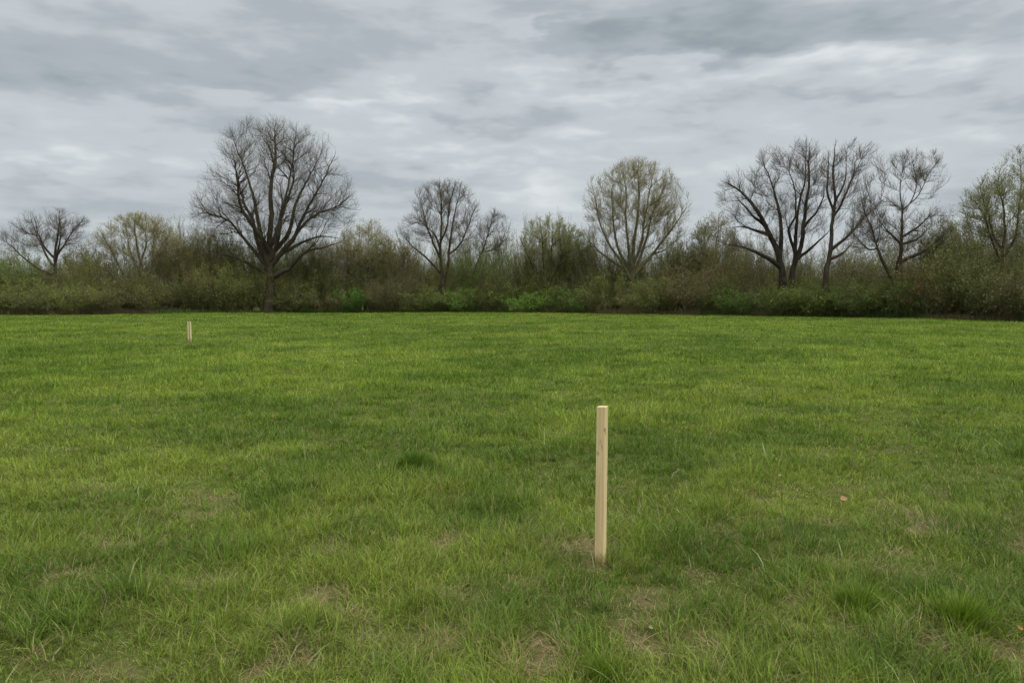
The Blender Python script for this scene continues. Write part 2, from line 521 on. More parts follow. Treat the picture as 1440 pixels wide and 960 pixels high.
def grass_tuft(px, py, rad, hgt, n, col, label, seed, wd=1.0):
    r = np.random.default_rng(seed)
    g = on_ground(px, py); z0 = float(gz(np.array([g[0]]), np.array([g[1]]))[0])
    a = r.random(n) * 2 * math.pi; q = np.minimum(np.abs(r.normal(0, .42, n)), 1.0) * rad * (1 + .2 * np.sin(3 * a + seed))
    x = np.cos(a) * q; y = np.sin(a) * q
    L = hgt * (.5 + .6 * r.random(n)) * (1 - .35 * q / rad)
    c = np.array(col) * (0.6 + .8 * r.random((n, 1)))
    V, Fq, cc = blade_mesh(x, y, np.full(n, -.01), L, (.0035 + .003 * r.random(n)) * wd, a + r.normal(0, .5, n), np.abs(r.normal(.12, .15, n)) + .25 * q / rad,
                           np.abs(r.normal(.6, .3, n)), a + math.pi / 2 + r.normal(0, .6, n), c, 4)
    o = link('grass_tuft', mesh('grass_tuft', V, [Fq], [M_GRASS], cc, True))
    o.location = (g[0], g[1], z0)
    tag(o, label, 'grass tuft', 'taller tufts standing out of the grass')


grass_tuft(583, 660, .25, .25, 1300, (.09, .165, .016), 'tall dark green grass tuft standing alone in mid field, left of the near stake', 5, 1.6)
grass_tuft(1352, 880, .24, .20, 900, (.15, .235, .02), 'broad lush grass tuft low at the right edge of the foreground', 6, 1.25)
grass_tuft(1205, 862, .18, .16, 650, (.14, .22, .02), 'dark spreading grass tuft in the right foreground, left of the lush one', 8, 1.0)
grass_tuft(850, 952, .16, .14, 600, (.14, .22, .02), 'green grass tuft at the bottom edge below the near stake', 9, 1.0)


# ------------------------------------------------------------------ stakes
def wood(name, c0, c1, c2):
    m, t, out = new_mat(name)
    tcn = N(t, 'ShaderNodeTexCoord')
    mp = N(t, 'ShaderNodeMapping'); mp.inputs['Scale'].default_value = (60, 60, 2.2); t.links.new(tcn.outputs['Object'], mp.inputs[0])
    f = noise_(t, mp.outputs[0], 1.0, 5, 0.6, 1.2)
    col = ramp_(t, f, [(0.25, c0), (0.55, c1), (0.8, c2)])
    mp2 = N(t, 'ShaderNodeMapping'); mp2.inputs['Scale'].default_value = (22, 22, 7); t.links.new(tcn.outputs['Object'], mp2.inputs[0])
    kn = maprange_(t, noise_(t, mp2.outputs[0], 1.0, 2, 0.5), .64, .74)
    mm = N(t, 'ShaderNodeMix', data_type='RGBA'); t.links.new(kn, mm.inputs[0]); t.links.new(col, mm.inputs[6])
    mm.inputs[7].default_value = (.22, .12, .05, 1)
    sz = N(t, 'ShaderNodeSeparateXYZ'); t.links.new(tcn.outputs['Object'], sz.inputs[0])
    soil = math_(t, 'MULTIPLY', maprange_(t, math_(t, 'MULTIPLY_ADD', noise_(t, tcn.outputs['Object'], 30, 3, .6), .07, sz.outputs[2]), .12, .04), .55)
    m2 = N(t, 'ShaderNodeMix', data_type='RGBA'); t.links.new(soil, m2.inputs[0]); t.links.new(mm.outputs[2], m2.inputs[6])
    m2.inputs[7].default_value = (.20, .17, .08, 1)
    p = N(t, 'ShaderNodeBsdfPrincipled'); t.links.new(m2.outputs[2], p.inputs['Base Color'])
    p.inputs['Roughness'].default_value = .75; p.inputs['Specular IOR Level'].default_value = .25
    bp = N(t, 'ShaderNodeBump'); bp.inputs['Distance'].default_value = .001; bp.inputs['Strength'].default_value = .5
    t.links.new(f, bp.inputs['Height']); t.links.new(bp.outputs[0], p.inputs['Normal'])
    t.links.new(p.outputs[0], out.inputs[0])
    return m


M_WOOD = wood('pine_wood', (.54, .40, .21), (.72, .56, .31), (.80, .65, .40))
M_WOOD2 = wood('weathered_pine', (.60, .50, .27), (.70, .61, .36), (.76, .69, .44))
M_WOODD = wood('pine_groove', (.34, .25, .13), (.42, .32, .17), (.50, .40, .22))


def prism(outline, z0, z1, taper=0.0, top_slope=0.0, bev=0.0):
    """extrude an outline (ccw) in levels, pointed below ground"""
    o = np.array(outline, float); k = len(o)
    lv = [(z0, .15), (z0 + .18, 1.0), (z1 * .35, 1.0), (z1 * .7, 1.0), (z1 - .004, 1.0), (z1, 1.0 - bev)]
    V = []
    for i, (z, s) in enumerate(lv):
        jig = (0.0006 * math.sin(i * 2.3), 0.0006 * math.cos(i * 1.7))
        for p in o:
            zz = z + (top_slope * p[0] if i >= 4 else 0)
            V.append((p[0] * s + jig[0], p[1] * s + jig[1], zz))
    Fq = []
    for i in range(len(lv) - 1):
        for j in range(k):
            j2 = (j + 1) % k
            Fq.append((i * k + j, i * k + j2, (i + 1) * k + j2, (i + 1) * k + j))
    return V, Fq, tuple((len(lv) - 1) * k + j for j in range(k)), tuple(j for j in reversed(range(k)))


def solid(name, outline, z0, z1, mat, parent=None, **kw):
    V, Fq, top, bot = prism(outline, z0, z1, **kw)
    me = bpy.data.meshes.new(name); me.from_pydata(V, [], Fq + [top, bot]); me.materials.append(mat); me.update()
    return link(name, me, parent)


b0, b1 = at(844.5, 792, 4.5), at(846, 569, 4.5)
g = on_ground(844.5, 790); Yn = g[1]
H = (at(846, 571, Yn)[2])
hw = 0.0285; ch = .0035
sq = [(-hw + ch, -hw), (hw - ch, -hw), (hw, -hw + ch), (hw, hw - ch), (hw - ch, hw), (-hw + ch, hw), (-hw, hw - ch), (-hw, -hw + ch)]
st = solid('wooden_stake', sq, -.35, H, M_WOOD, top_slope=.06, bev=.06)
st.location = (g[0], g[1], 0); st.rotation_euler = (R(0.2), R(.35), R(-24))
tag(st, 'tall square pale pine stake standing upright in the near grass, right of centre', 'stake', 'wooden stakes marking the field')

g = on_ground(267, 478); H2 = at(267, 452, g[1])[2]
w2 = .062
ol = [(-w2, -.035), (-.022, -.035), (-.014, -.008), (.014, -.008), (.022, -.035), (w2, -.035), (w2, .035), (-w2, .035)]
V, Fq, top, bot = prism(ol, -.3, H2)
me = bpy.data.meshes.new('wooden_stake'); me.from_pydata(V, [], Fq + [top, bot]); me.materials.append(M_WOOD2); me.materials.append(M_WOODD)
for i, p in enumerate(me.polygons):
    if i < 40 and i % 8 in (1, 2, 3): p.material_index = 1
me.update()
s2 = link('wooden_stake', me); s2.location = (g[0], g[1], 0); s2.rotation_euler = (0, R(-.6), R(2))
tag(s2, 'short pale grooved wooden stake standing far off at the left of the field', 'stake', 'wooden stakes marking the field')
# a nail hole / knot near its head
kv = [(-.012 + .012 * math.cos(a), -.0385, H2 - .09 + .012 * math.sin(a)) for a in np.linspace(0, 2 * math.pi, 9)[:-1]]
kv2 = [(x, y + .012, z) for x, y, z in kv]
me = bpy.data.meshes.new('knot'); me.from_pydata(kv + kv2, [], [tuple(range(8))] + [(i, i + 8, (i + 1) % 8 + 8, (i + 1) % 8) for i in range(8)])
me.materials.append(M_WOODD); link('knot', me, s2)


# ------------------------------------------------------------------ dead leaves on the grass
def dead_leaf(px, py, size, col, rot, label, seed):
    r = np.random.default_rng(seed)
    g = on_ground(px, py); z0 = float(gz(np.array([g[0]]), np.array([g[1]]))[0])
    nu, nv = 9, 6
    V, cc = [], []
    for i in range(nu):
        t = i / (nu - 1); wv = math.sin(math.pi * min(1, t * 1.02 + .01)) ** .8 * .38 * (1 + .14 * math.sin(t * 19 + seed))
        for j in range(nv):
            s = j / (nv - 1) * 2 - 1
            x = (t - .5) * size; y = s * wv * size
            z = abs(s) ** 1.5 * wv * size * .9 + .25 * size * (2 * t - 1) ** 2 + .03 * size * math.sin(7 * t + 4 * s + seed)
            V.append((x, y, z)); cc.append(np.array(col) * (.85 + .3 * r.random()) * (.8 if abs(s) < .15 else 1))
    Fq = [(i * nv + j, i * nv + j + 1, (i + 1) * nv + j + 1, (i + 1) * nv + j) for i in range(nu - 1) for j in range(nv - 1)]
    me = mesh('dead_leaf', np.array(V), [np.array(Fq)], [M_DEAD], np.array(cc), True)
    o = link('dead_leaf', me); o.location = (g[0], g[1], z0 + .05); o.rotation_euler = (R(rot[0]), R(rot[1]), R(rot[2]))
    tag(o, label, 'dead leaf', 'dead leaves lying on the grass')


dead_leaf(1186, 712, .065, (.42, .29, .14), (25, -10, 20), 'tan curled dead leaf in the grass, well to the right of the near stake', 1)
dead_leaf(671, 908, .028, (.48, .38, .24), (50, 10, 70), 'small pale dead leaf low in the foreground, below and left of the near stake', 2)
dead_leaf(1096, 680, .032, (.42, .42, .25), (30, 10, -10), 'pale greenish dead leaf furthest back, beyond the tan curled one', 3)
dead_leaf(552, 703, .032, (.40, .34, .19), (30, 15, 20), 'beige dead leaf left of the near stake, nearer than the dark tuft', 4)
dead_leaf(1432, 897, .036, (.48, .28, .09), (35, 0, 40), 'orange dead leaf at the right edge of the foreground', 5)
dead_leaf(914, 897, .024, (.42, .34, .20), (40, 20, 10), 'tiny beige dead leaf in the foreground, just right below the near stake', 6)


# ------------------------------------------------------------------ trees
def grow_level(r, P0, D0, Ls, fork, inside, nseg, wob, rad_b, up_b, lim):
    """all branches of one level at once; returns list of (A, B, t0, t1, alive) and the node arrays"""
    n = len(P0); p = P0.copy(); d = D0.copy(); alive = np.ones(n, bool); out = []
    wv = r.normal(0, wob, (n, 3))
    for k in range(nseg):
        rv = unit(p - fork)
        wv = wv * .6 + r.normal(0, wob, (n, 3))
        d = unit(d + wv + rv * rad_b + np.array([0, 0, up_b]))
        q = p + d * (Ls / nseg)[:, None]
        f = inside(q)
        alive = alive & ((f < lim) | (f < inside(p))) & (q[:, 2] > .3)
        ii = np.where(alive)[0]
        out.append((p[ii].copy(), q[ii].copy(), k / nseg, (k + 1) / nseg, ii, d[ii].copy()))
        p = np.where(alive[:, None], q, p)
    return out


def tree(name, spec, Y, label, cat='tree', group=None, seed=1, bark_m=None, twig_m=None):
    r = np.random.default_rng(seed)
    s = Y / F
    bx, by = spec['base']
    O = at(bx, by, Y); O[2] = 0

    def loc(px, py, dpt=0.0):
        p = at(px, py, Y); return np.array([p[0] - O[0], dpt, p[2]])
    ells = [(loc(e[0], e[1]), e[2] * s, min(e[2], 1.3 * e[3]) * .9 * s, e[3] * s) for e in spec['crown']]

    def inside(p):
        f = np.full(len(p), 9.)
        for c, a, b, h in ells:
            v = p - c
            f = np.minimum(f, np.sqrt((v[:, 0] / a) ** 2 + (v[:, 1] / b) ** 2 + (v[:, 2] / h) ** 2))
        return f
    fk = spec.get('fork')
    fork = loc(*fk) if fk else loc(bx, spec['stems'][0][0][0][1] if len(spec['stems']) else by)
    step = .45
    r0 = spec['r0']
    P_, R_, Dr, par, sid, st_t = [np.zeros(3)], [r0], [np.array([0, 0, 1.])], [-1], [0], [0.]
    for si, (pts_, dp, attach) in enumerate(spec['stems']):
        dp = dp * s
        if attach is None: start = 0
        else:
            q = loc(*attach); start = int(np.argmin([np.linalg.norm((p - q) * np.array([1, .4, 1])) for p in P_]))
        rs = r0 if si == 0 else (r0 * .75 if attach is None else min(R_[start] * .82, r0 * .55))
        d0 = P_[start][1]; L_ = len(pts_)
        pts = [P_[start]] + [loc(p[0], p[1], d0 + dp * ((k + 1) / L_)) for k, p in enumerate(pts_)]
        path = []
        for a in range(len(pts) - 1):
            p0 = pts[max(a - 1, 0)]; p1 = pts[a]; p2 = pts[a + 1]; p3 = pts[min(a + 2, len(pts) - 1)]
            n = max(1, int(np.linalg.norm(p2 - p1) / step))
            for k in range(1, n + 1):
                t = k / n
                path.append(.5 * ((2 * p1) + (-p0 + p2) * t + (2 * p0 - 5 * p1 + 4 * p2 - p3) * t * t + (-p0 + 3 * p1 - 3 * p2 + p3) * t ** 3))
        # run on, outwards and up, to the edge of the crown
        d = unit(path[-1] - path[-3] if len(path) > 3 else path[-1] - P_[start])
        lim = r.uniform(.9, 1.08)
        for _ in range(60):
            d = unit(d + unit(path[-1] - fork) * .08 + np.array([0, 0, .05]) + r.normal(0, .07, 3))
            q = path[-1] + d * step
            if inside(q[None])[0] > lim: break
            path.append(q)
        m = len(path); wob = np.cumsum(r.normal(0, 1, (m, 3)), 0) * .035
        wob -= wob[0]; cur = start
        fz = fork[2]
        for k, q in enumerate(path):
            t = (k + 1) / m
            if attach is None:
                low = q[2] < fz
                rr = rs * (1 - .25 * min(q[2] / max(fz, .5), 1)) if low else rs * .75 * (1 - t) ** .75 * spec.get('lead', .95) + .02
            else: rr = rs * (1 - t) ** 1.05 + .014
            rr = min(rr, R_[cur] if cur else r0)
            P_.append(q + wob[k] * min(1, q[2] / 3)); R_.append(rr); Dr.append(unit(P_[-1] - P_[cur])); par.append(cur); cur = len(P_) - 1
            sid.append(si); st_t.append(t)
    P_, R_, Dr = np.array(P_), np.array(R_), np.array(Dr); par = np.array(par); st_t = np.array(st_t)
    idx = np.arange(1, len(P_))
    A, B = P_[par[idx]], P_[idx]; rb = R_[idx]; ra = np.minimum(R_[par[idx]], rb * 1.25)
    ra[par[idx] == 0] *= 1.25
    B2 = B + unit(B - A) * (rb * .3)[:, None]
    root = empty(name, O, label, cat, group)
    bm_ = bark_m or M_BARK; tm = twig_m or M_TWIG
    big = rb > max(.24 * r0, .05)
    V, Fq = tubes(A[big], B2[big], ra[big], rb[big], 9)
    link('trunk', mesh('trunk', V, [Fq], [bm_], smooth=True), root)
    parts, mi = [], []
    V, Fq = tubes(A[~big], B2[~big], ra[~big], rb[~big], 5); parts.append((V, Fq)); mi.append(np.zeros(len(Fq)))
    H_ = max(e[3] for e in ells); size = spec.get('size', np.clip(H_ / 7.0, .45, 1.1))
    spread = spec.get('spread', .62); up = spec.get('up', .12)
    area = sum(math.pi * e[1] * e[3] for e in ells) * .62
    can = np.where((P_[:, 2] > fork[2] * spec.get('clear', 1.0)) & (st_t > .10))[0]
    NP, ND, NR = P_[can], Dr[can], R_[can]
    ends = []
    dens = spec.get('dens', 1.0)
    vol = np.array([e[1] * e[2] * e[3] for e in ells]); vol = vol ** .8 / (vol ** .8).sum()

    def targets(n, lo, hi):
        k = r.choice(len(ells), int(n * 1.6), p=vol)
        u = unit(r.normal(0, 1, (len(k), 3))) * (lo + (hi - lo) * r.random((len(k), 1)) ** .6)
        T = np.array([ells[q][0] for q in k]) + u * np.array([[ells[q][1], ells[q][2], ells[q][3]] for q in k])
        T = T[T[:, 2] > fork[2] * .75]
        return T[:int(n)]
    for lv, (num, lo, hi, ns, sides, rmx, rmn, cap) in enumerate(((.75 * area, .55, 1.0, 9, 5, .062 * size ** .6, .013, 6.5 * size + 1.2), (6.0 * area * dens, .25, 1.05, 6, 4, .025, .009, 3.0))):
        T = targets(num + 12, lo, hi)
        dv = T[:, None, :] - NP[None]; ds = np.linalg.norm(dv, axis=2)
        cs_ = (dv * ND[None]).sum(2) / (ds + 1e-6)
        fd = np.linalg.norm(NP - fork, axis=1)[None] - np.linalg.norm(T - fork, axis=1)[:, None]
        cost = ds / (.25 + np.clip(cs_, 0, 1)) + np.where(cs_ < .25, 8, 0) + np.where(fd > -.2, 4, 0) + np.where(ds > cap, 6, 0) + np.where(ds < .5, 3, 0)
        a = cost.argmin(1); ok = cost[np.arange(len(T)), a] < 14 + (lv == 0) * 10
        T, a = T[ok], a[ok]; p0, d0 = NP[a], ND[a]
        L_ = np.linalg.norm(T - p0, axis=1)[:, None]
        m0 = unit(d0 * .8 + unit(T - p0) * .7 + r.normal(0, .12, T.shape)) * L_
        m1 = unit(unit(T - p0) + unit(T - fork) * .35 + np.array([0, 0, spec.get('up', .12) * .6]) + r.normal(0, .18, T.shape)) * L_
        rb_ = np.minimum(NR[a] * .60, rmx * np.clip(L_[:, 0] / 3.0, .45, 1.3) if lv == 0 else rmx * np.clip(L_[:, 0] / 1.5, .5, 1.2))
        prev = p0; wob = np.zeros_like(p0); nP, nD, nR = [], [], []
        for k in range(1, ns + 1):
            t = k / ns
            h = (2 * t ** 3 - 3 * t ** 2 + 1) * p0 + (t ** 3 - 2 * t ** 2 + t) * m0 + (-2 * t ** 3 + 3 * t ** 2) * T + (t ** 3 - t ** 2) * m1
            wob = wob + r.normal(0, .022, p0.shape) * L_ * .8; h = h + wob
            r1 = np.maximum(rb_ * (1 - .85 * (t - 1 / ns)), rmn); r2 = np.maximum(rb_ * (1 - .85 * t), rmn * (1 - .3 * t))
            V, Fq = tubes(prev, h, r1, r2, sides); parts.append((V, Fq)); mi.append(np.zeros(len(Fq)))
            nP.append(h); nD.append(unit(h - prev)); nR.append(r2); prev = h
        NP = np.concatenate([NP] + nP); ND = np.concatenate([ND] + nD); NR = np.concatenate([NR] + nR)
        last = (np.concatenate(nP), np.concatenate(nD), np.concatenate(nR))
    # fine twigs: thin wood everywhere carries them
    thin = (NR < .04)
    Psrc, Dsrc, Rsrc = NP[thin], ND[thin], NR[thin]
    for lv, (per, Lm, ns, wob, rb_, sides, rr) in enumerate(((spec.get('b3', 1.1), 1.2 * size ** .6, 3, .12, .06, 3, .0088), (spec.get('b4', 1.15), .65 * size ** .5, 2, .16, .05, 3, .0056))):
        cnt = np.floor(per * dens + r.random(len(Psrc))).astype(int)
        k = np.repeat(np.arange(len(Psrc)), cnt)
        p0, dd = Psrc[k], Dsrc[k]
        side = unit(np.cross(dd, r.normal(0, 1, dd.shape)))
        ang = np.abs(r.normal(spread + .08, .22, len(k)))[:, None]
        d = unit(dd * np.cos(ang) + side * np.sin(ang) + unit(p0 - fork) * .32 + np.array([0, 0, spec.get('up', .12) * .5]))
        Ls = Lm * (.35 + .95 * r.random(len(k)))
        seg = grow_level(r, p0, d, Ls, fork, inside, ns, wob, rb_, .04, .98 + .16 * r.random(len(k)) + .05 * lv)
        nP, nD, nR = [], [], []
        for (a, b, t0, t1, ii, dv) in seg:
            if not len(ii): continue
            V, Fq = tubes(a, b, np.full(len(a), rr * (1 - .55 * t0)), np.full(len(a), rr * (1 - .55 * t1)), sides); parts.append((V, Fq)); mi.append(np.ones(len(Fq)))
            nP.append(b); nD.append(dv); nR.append(np.full(len(b), rr))
        Psrc, Dsrc, Rsrc = np.concatenate(nP), np.concatenate(nD), np.concatenate(nR)
        ends.append(Psrc)
    V, Fs = joinm(parts); Fs = np.concatenate(Fs)
    link('crown', mesh('crown', V, [Fs], [bm_, tm], smooth=False, midx=np.concatenate(mi)), root)
    nf = len(Fs)
    lf = spec.get('leaf')
    if lf:
        num, lsz, col, col2 = lf
        E = np.concatenate(ends)
        if spec.get('leafbias'):
            zc = E[:, 2]; pr = np.clip((zc - zc.min()) / (zc.max() - zc.min()), .02, 1) ** spec['leafbias']; q = r.choice(len(E), num, p=pr / pr.sum())
        else: q = r.integers(0, len(E), num)
        Pn = E[q] + r.normal(0, lsz * .9, (num, 3))
        d, a, b = frames(r.normal(0, 1, (num, 3)))
        sz = lsz * (.5 + r.random((num, 1)))
        V, Fq = quads(Pn, a * sz * .5, b * sz * .8)
        t = r.random((num, 1)); cc = np.array(col) * t + np.array(col2) * (1 - t)
        link('foliage', mesh('foliage', V, [Fq], [M_LEAF], np.repeat(cc, 4, axis=0)), root)
    print(name, label[:30], 'faces', nf)
    return root


PALE = ((.50, .48, .24), (.30, .28, .14)); GREENP = ((.30, .36, .11), (.16, .20, .06)); OLIVE = ((.24, .24, .09), (.13, .13, .05))

# the great bare tree, left
tree('bare_tree', dict(base=(377, 438), fork=(378, 392), r0=.66, b3=.78, b4=1.0, dens=.9, up=.22,
    stems=[([(378, 400), (379, 378), (378, 340), (380, 300), (378, 262), (384, 225)], 4, None),
           ([(362, 345), (352, 305), (340, 285), (326, 240), (312, 215)], 14, (377, 385)),
           ([(372, 350), (366, 310), (358, 270), (345, 230), (335, 205)], -22, (378, 378)),
           ([(340, 330), (318, 308), (296, 300), (280, 280)], -12, (371, 372)),
           ([(350, 372), (325, 362), (300, 356)], 20, (374, 388)),
           ([(392, 340), (398, 305), (408, 270), (416, 235), (420, 205)], -18, (379, 372)),
           ([(402, 330), (412, 285), (425, 255), (440, 220), (448, 196)], 16, (380, 360)),
           ([(412, 335), (430, 300), (452, 265), (470, 230), (476, 215)], -8, (386, 372)),
           ([(425, 315), (445, 298), (470, 288), (488, 272)], 22, (405, 345)),
           ([(405, 380), (430, 358), (462, 350), (488, 341)], -16, (384, 392)),
           ([(425, 340), (450, 332), (475, 335)], 26, (400, 358)),
           ([(384, 330), (392, 290), (402, 250), (398, 215)], 42, (379, 350)),
           ([(372, 335), (352, 300), (350, 262)], -48, (378, 360))],
    crown=[(290, 302, 24, 24, 1), (482, 292, 24, 30, 1), (384, 264, 90, 88), (375, 210, 64, 46, 1.3), (312, 285, 42, 50, .9), (455, 275, 45, 55, .9), (384, 300, 112, 40, .8), (440, 345, 55, 12, .5), (310, 350, 40, 10, .5), (420, 205, 50, 30, .7)]),
    93.5, 'largest bare tree with a thick trunk and wide fan of dark limbs, left of centre', seed=3)

# spreading bare tree at the far left
tree('bare_tree', dict(base=(76, 438), fork=(79, 392), r0=.34,
    stems=[([(80, 405), (79, 385), (78, 360), (80, 330), (82, 308)], 2, None), ([(58, 378), (38, 362), (22, 345), (8, 333)], -8, (79, 388)),
           ([(66, 365), (52, 340), (40, 318)], 14, (79, 375)), ([(70, 352), (60, 330), (58, 308)], -16, (78, 366)),
           ([(90, 345), (100, 325), (112, 308)], 8, (79, 362)), ([(86, 350), (92, 330), (95, 312)], -14, (79, 368))],
    crown=[(70, 325, 50, 32, 1.4), (30, 335, 30, 24), (98, 322, 28, 26)]),
    88, 'bare spreading tree standing at the far left edge of the hedge', seed=5)
tree('budding_tree', dict(base=(198, 438), fork=(200, 402), r0=.26, spread=.5, up=.4,
    stems=[([(200, 405), (200, 385), (194, 355), (190, 325)], 2, None), ([(180, 392), (168, 365), (155, 340), (146, 325)], -12, None),
           ([(198, 375), (206, 350), (208, 320)], -12, (199, 392)), ([(208, 380), (222, 350), (232, 330)], 12, (200, 396)),
           ([(188, 372), (176, 345), (172, 325)], 12, (198, 392)), ([(212, 375), (215, 350), (220, 315)], -4, (200, 392))],
    crown=[(195, 335, 60, 34, 1.2), (198, 318, 34, 20), (150, 345, 24, 24), (232, 345, 24, 24)], leaf=(13000, .05, *PALE), leafbias=.6),
    90, 'low rounded tree with pale yellow buds between the two leftmost bare trees', group='budding trees along the hedge', seed=6, bark_m=M_BARK2, twig_m=M_PTWIG)
# medium bare tree left of centre
tree('bare_tree', dict(base=(627, 438), fork=(626, 395), r0=.36, up=.3,
    stems=[([(626, 405), (624, 380), (621, 345), (622, 305), (622, 275)], 3, None), ([(629, 375), (632, 345), (637, 310), (642, 285)], -6, (626, 400)),
           ([(612, 375), (598, 360), (580, 345), (567, 330)], 8, (624, 385)), ([(612, 345), (602, 318), (596, 290)], -14, (622, 362)),
           ([(645, 345), (655, 320), (664, 295)], 12, (631, 360)), ([(610, 330), (590, 312), (575, 305)], 16, (621, 350)),
           ([(628, 320), (632, 290), (640, 270)], -16, (622, 340))],
    crown=[(627, 300, 48, 46, 1.4), (585, 325, 28, 26), (655, 325, 24, 32), (625, 275, 40, 24)]),
    96.5, 'medium bare tree with twin dark stems, just left of the rounded dark green tree', seed=8)
tree('bare_tree', dict(base=(660, 438), fork=(680, 368), r0=.16, up=.3,
    stems=[([(664, 398), (672, 370), (683, 345), (690, 315)], 2, None), ([(700, 345), (708, 325)], 8, (679, 358))],
    crown=[(692, 322, 26, 28, 1.3), (690, 345, 28, 18)]),
    99, 'small thin bare tree leaning right behind the dark green tree', seed=9)
tree('budding_tree', dict(base=(766, 438), fork=(766, 412), r0=.22, spread=.45, up=.4,
    stems=[([(762, 412), (755, 390), (746, 365), (738, 345)], 6, None), ([(766, 400), (765, 370), (764, 335)], -4, None),
           ([(772, 408), (782, 385), (788, 355), (786, 325)], 4, None), ([(770, 395), (774, 360), (775, 330)], -14, None)],
    crown=[(770, 335, 36, 32, 1.3), (800, 345, 24, 30), (748, 352, 20, 26)], leaf=(13000, .055, (.38, .42, .18), (.22, .24, .10)), leafbias=1.0),
    96, 'budding multi-stemmed tree just left of the tall yellowish one, right of centre', group='budding trees along the hedge', seed=10, twig_m=M_PTWIG)
# tall pale tree right of centre
tree('budding_tree', dict(base=(889, 438), fork=(890, 398), r0=.40, spread=.42, up=.45,
    stems=[([(890, 410), (891, 390), (890, 350), (895, 310), (898, 270), (897, 245)], 2, None), ([(880, 370), (868, 340), (862, 300), (862, 265)], 12, (890, 392)),
           ([(874, 370), (856, 345), (842, 315), (835, 285)], -12, (890, 396)), ([(885, 360), (878, 320), (876, 275)], -18, (890, 380)),
           ([(900, 365), (912, 330), (922, 295), (936, 265)], 10, (891, 385)), ([(908, 368), (930, 340), (950, 315), (962, 295)], -10, (891, 390)),
           ([(898, 350), (905, 310), (912, 265)], -14, (890, 375)), ([(870, 372), (848, 355), (835, 340)], 16, (889, 392)),
           ([(915, 360), (935, 350), (955, 335)], 22, (892, 385))],
    crown=[(895, 275, 60, 48, 1.3), (893, 245, 32, 24), (850, 290, 30, 46), (940, 300, 32, 46), (893, 320, 74, 38, .8)],
    leaf=(20000, .05, (.46, .42, .20), (.26, .23, .11)), leafbias=.6),
    92, 'tall fan-shaped budding tree with yellowish crown standing right of centre', group='budding trees along the hedge', seed=12, bark_m=M_BARK2, twig_m=M_PTWIG)
# twin dark tree
tree('bare_tree', dict(base=(1106, 440), fork=(1106, 390), r0=.55, up=.2,
    stems=[([(1103, 415), (1101, 395), (1098, 370), (1086, 335), (1070, 305), (1048, 275), (1030, 262)], -6, None),
           ([(1112, 405), (1116, 375), (1128, 345), (1134, 305), (1140, 265), (1140, 230)], 8, None),
           ([(1098, 345), (1098, 310), (1085, 260), (1075, 232)], 10, (1097, 365)), ([(1078, 362), (1050, 350), (1025, 345), (1012, 352)], -16, (1099, 378)),
           ([(1068, 325), (1045, 318), (1028, 320)], 14, (1085, 332)), ([(1118, 340), (1118, 300), (1125, 260), (1124, 225)], -10, (1117, 372)),
           ([(1108, 320), (1115, 305), (1112, 270), (1100, 240)], -20, (1117, 355)), ([(1150, 300), (1165, 275), (1168, 255)], 12, (1133, 320)),
           ([(1145, 345), (1165, 320)], -14, (1123, 362)), ([(1060, 300), (1050, 285)], 22, (1078, 318))],
    crown=[(1105, 262, 52, 46, 1.3), (1130, 222, 32, 32, 1.2), (1040, 275, 34, 40), (1085, 225, 22, 22), (1030, 340, 34, 16, .6), (1150, 280, 22, 40), (1100, 310, 60, 30, .7)]),
    76.2, 'dark bare tree with two trunks from one base and a wide left limb', seed=14, bark_m=M_BARKD)
tree('bare_tree', dict(base=(1161, 440), fork=(1168, 375), r0=.36, spread=.5, up=.35,
    stems=[([(1163, 415), (1164, 390), (1170, 355), (1173, 315), (1180, 280), (1178, 240)], 3, None), ([(1188, 285), (1203, 255), (1218, 225)], 8, (1176, 305)),
           ([(1166, 270), (1165, 235)], -12, (1173, 300)), ([(1190, 335), (1215, 305), (1232, 285)], -12, (1171, 350)),
           ([(1190, 355), (1210, 335)], 14, (1169, 368)), ([(1195, 250), (1200, 215)], 14, (1180, 282))],
    crown=[(1190, 240, 34, 44, 1.4), (1222, 240, 26, 40), (1205, 300, 34, 36, .8), (1170, 250, 20, 40)]),
    72.8, 'slender bare tree rising just right of the twin-trunked dark tree', seed=15)
tree('bare_tree', dict(base=(1262, 440), fork=(1235, 355), r0=.18, up=.3,
    stems=[([(1254, 395), (1240, 365), (1228, 330), (1216, 300)], 3, None), ([(1222, 350), (1205, 335)], -8, (1235, 352)), ([(1240, 330), (1245, 305)], 12, (1233, 345))],
    crown=[(1222, 305, 28, 34, 1.3), (1240, 340, 26, 28), (1208, 335, 20, 22)]),
    67.9, 'thin bare tree leaning left across the foot of the upright one, far right', seed=16)
tree('bare_tree', dict(base=(1265, 440), fork=(1265, 365), r0=.36, up=.22,
    stems=[([(1263, 415), (1263, 385), (1266, 345), (1268, 320), (1270, 297)], 0, None), ([(1264, 270), (1266, 240), (1272, 222)], 3, (1270, 298)),
           ([(1290, 275), (1305, 245), (1316, 228)], -6, (1270, 298)), ([(1250, 280), (1240, 272)], 10, (1268, 298)),
           ([(1290, 265), (1288, 235)], 12, (1276, 288)), ([(1295, 355), (1320, 335)], -10, (1264, 365)), ([(1290, 335), (1312, 318)], 12, (1266, 345)),
           ([(1245, 325), (1230, 310)], -12, (1266, 340)), ([(1285, 320), (1300, 300)], -16, (1268, 330))],
    crown=[(1275, 240, 34, 30, 1.3), (1308, 245, 24, 36), (1290, 320, 40, 36, .9), (1248, 300, 26, 34, .8)]),
    67.6, 'upright bare tree with a straight trunk and tufted top, rightmost of the bare trees', seed=17)
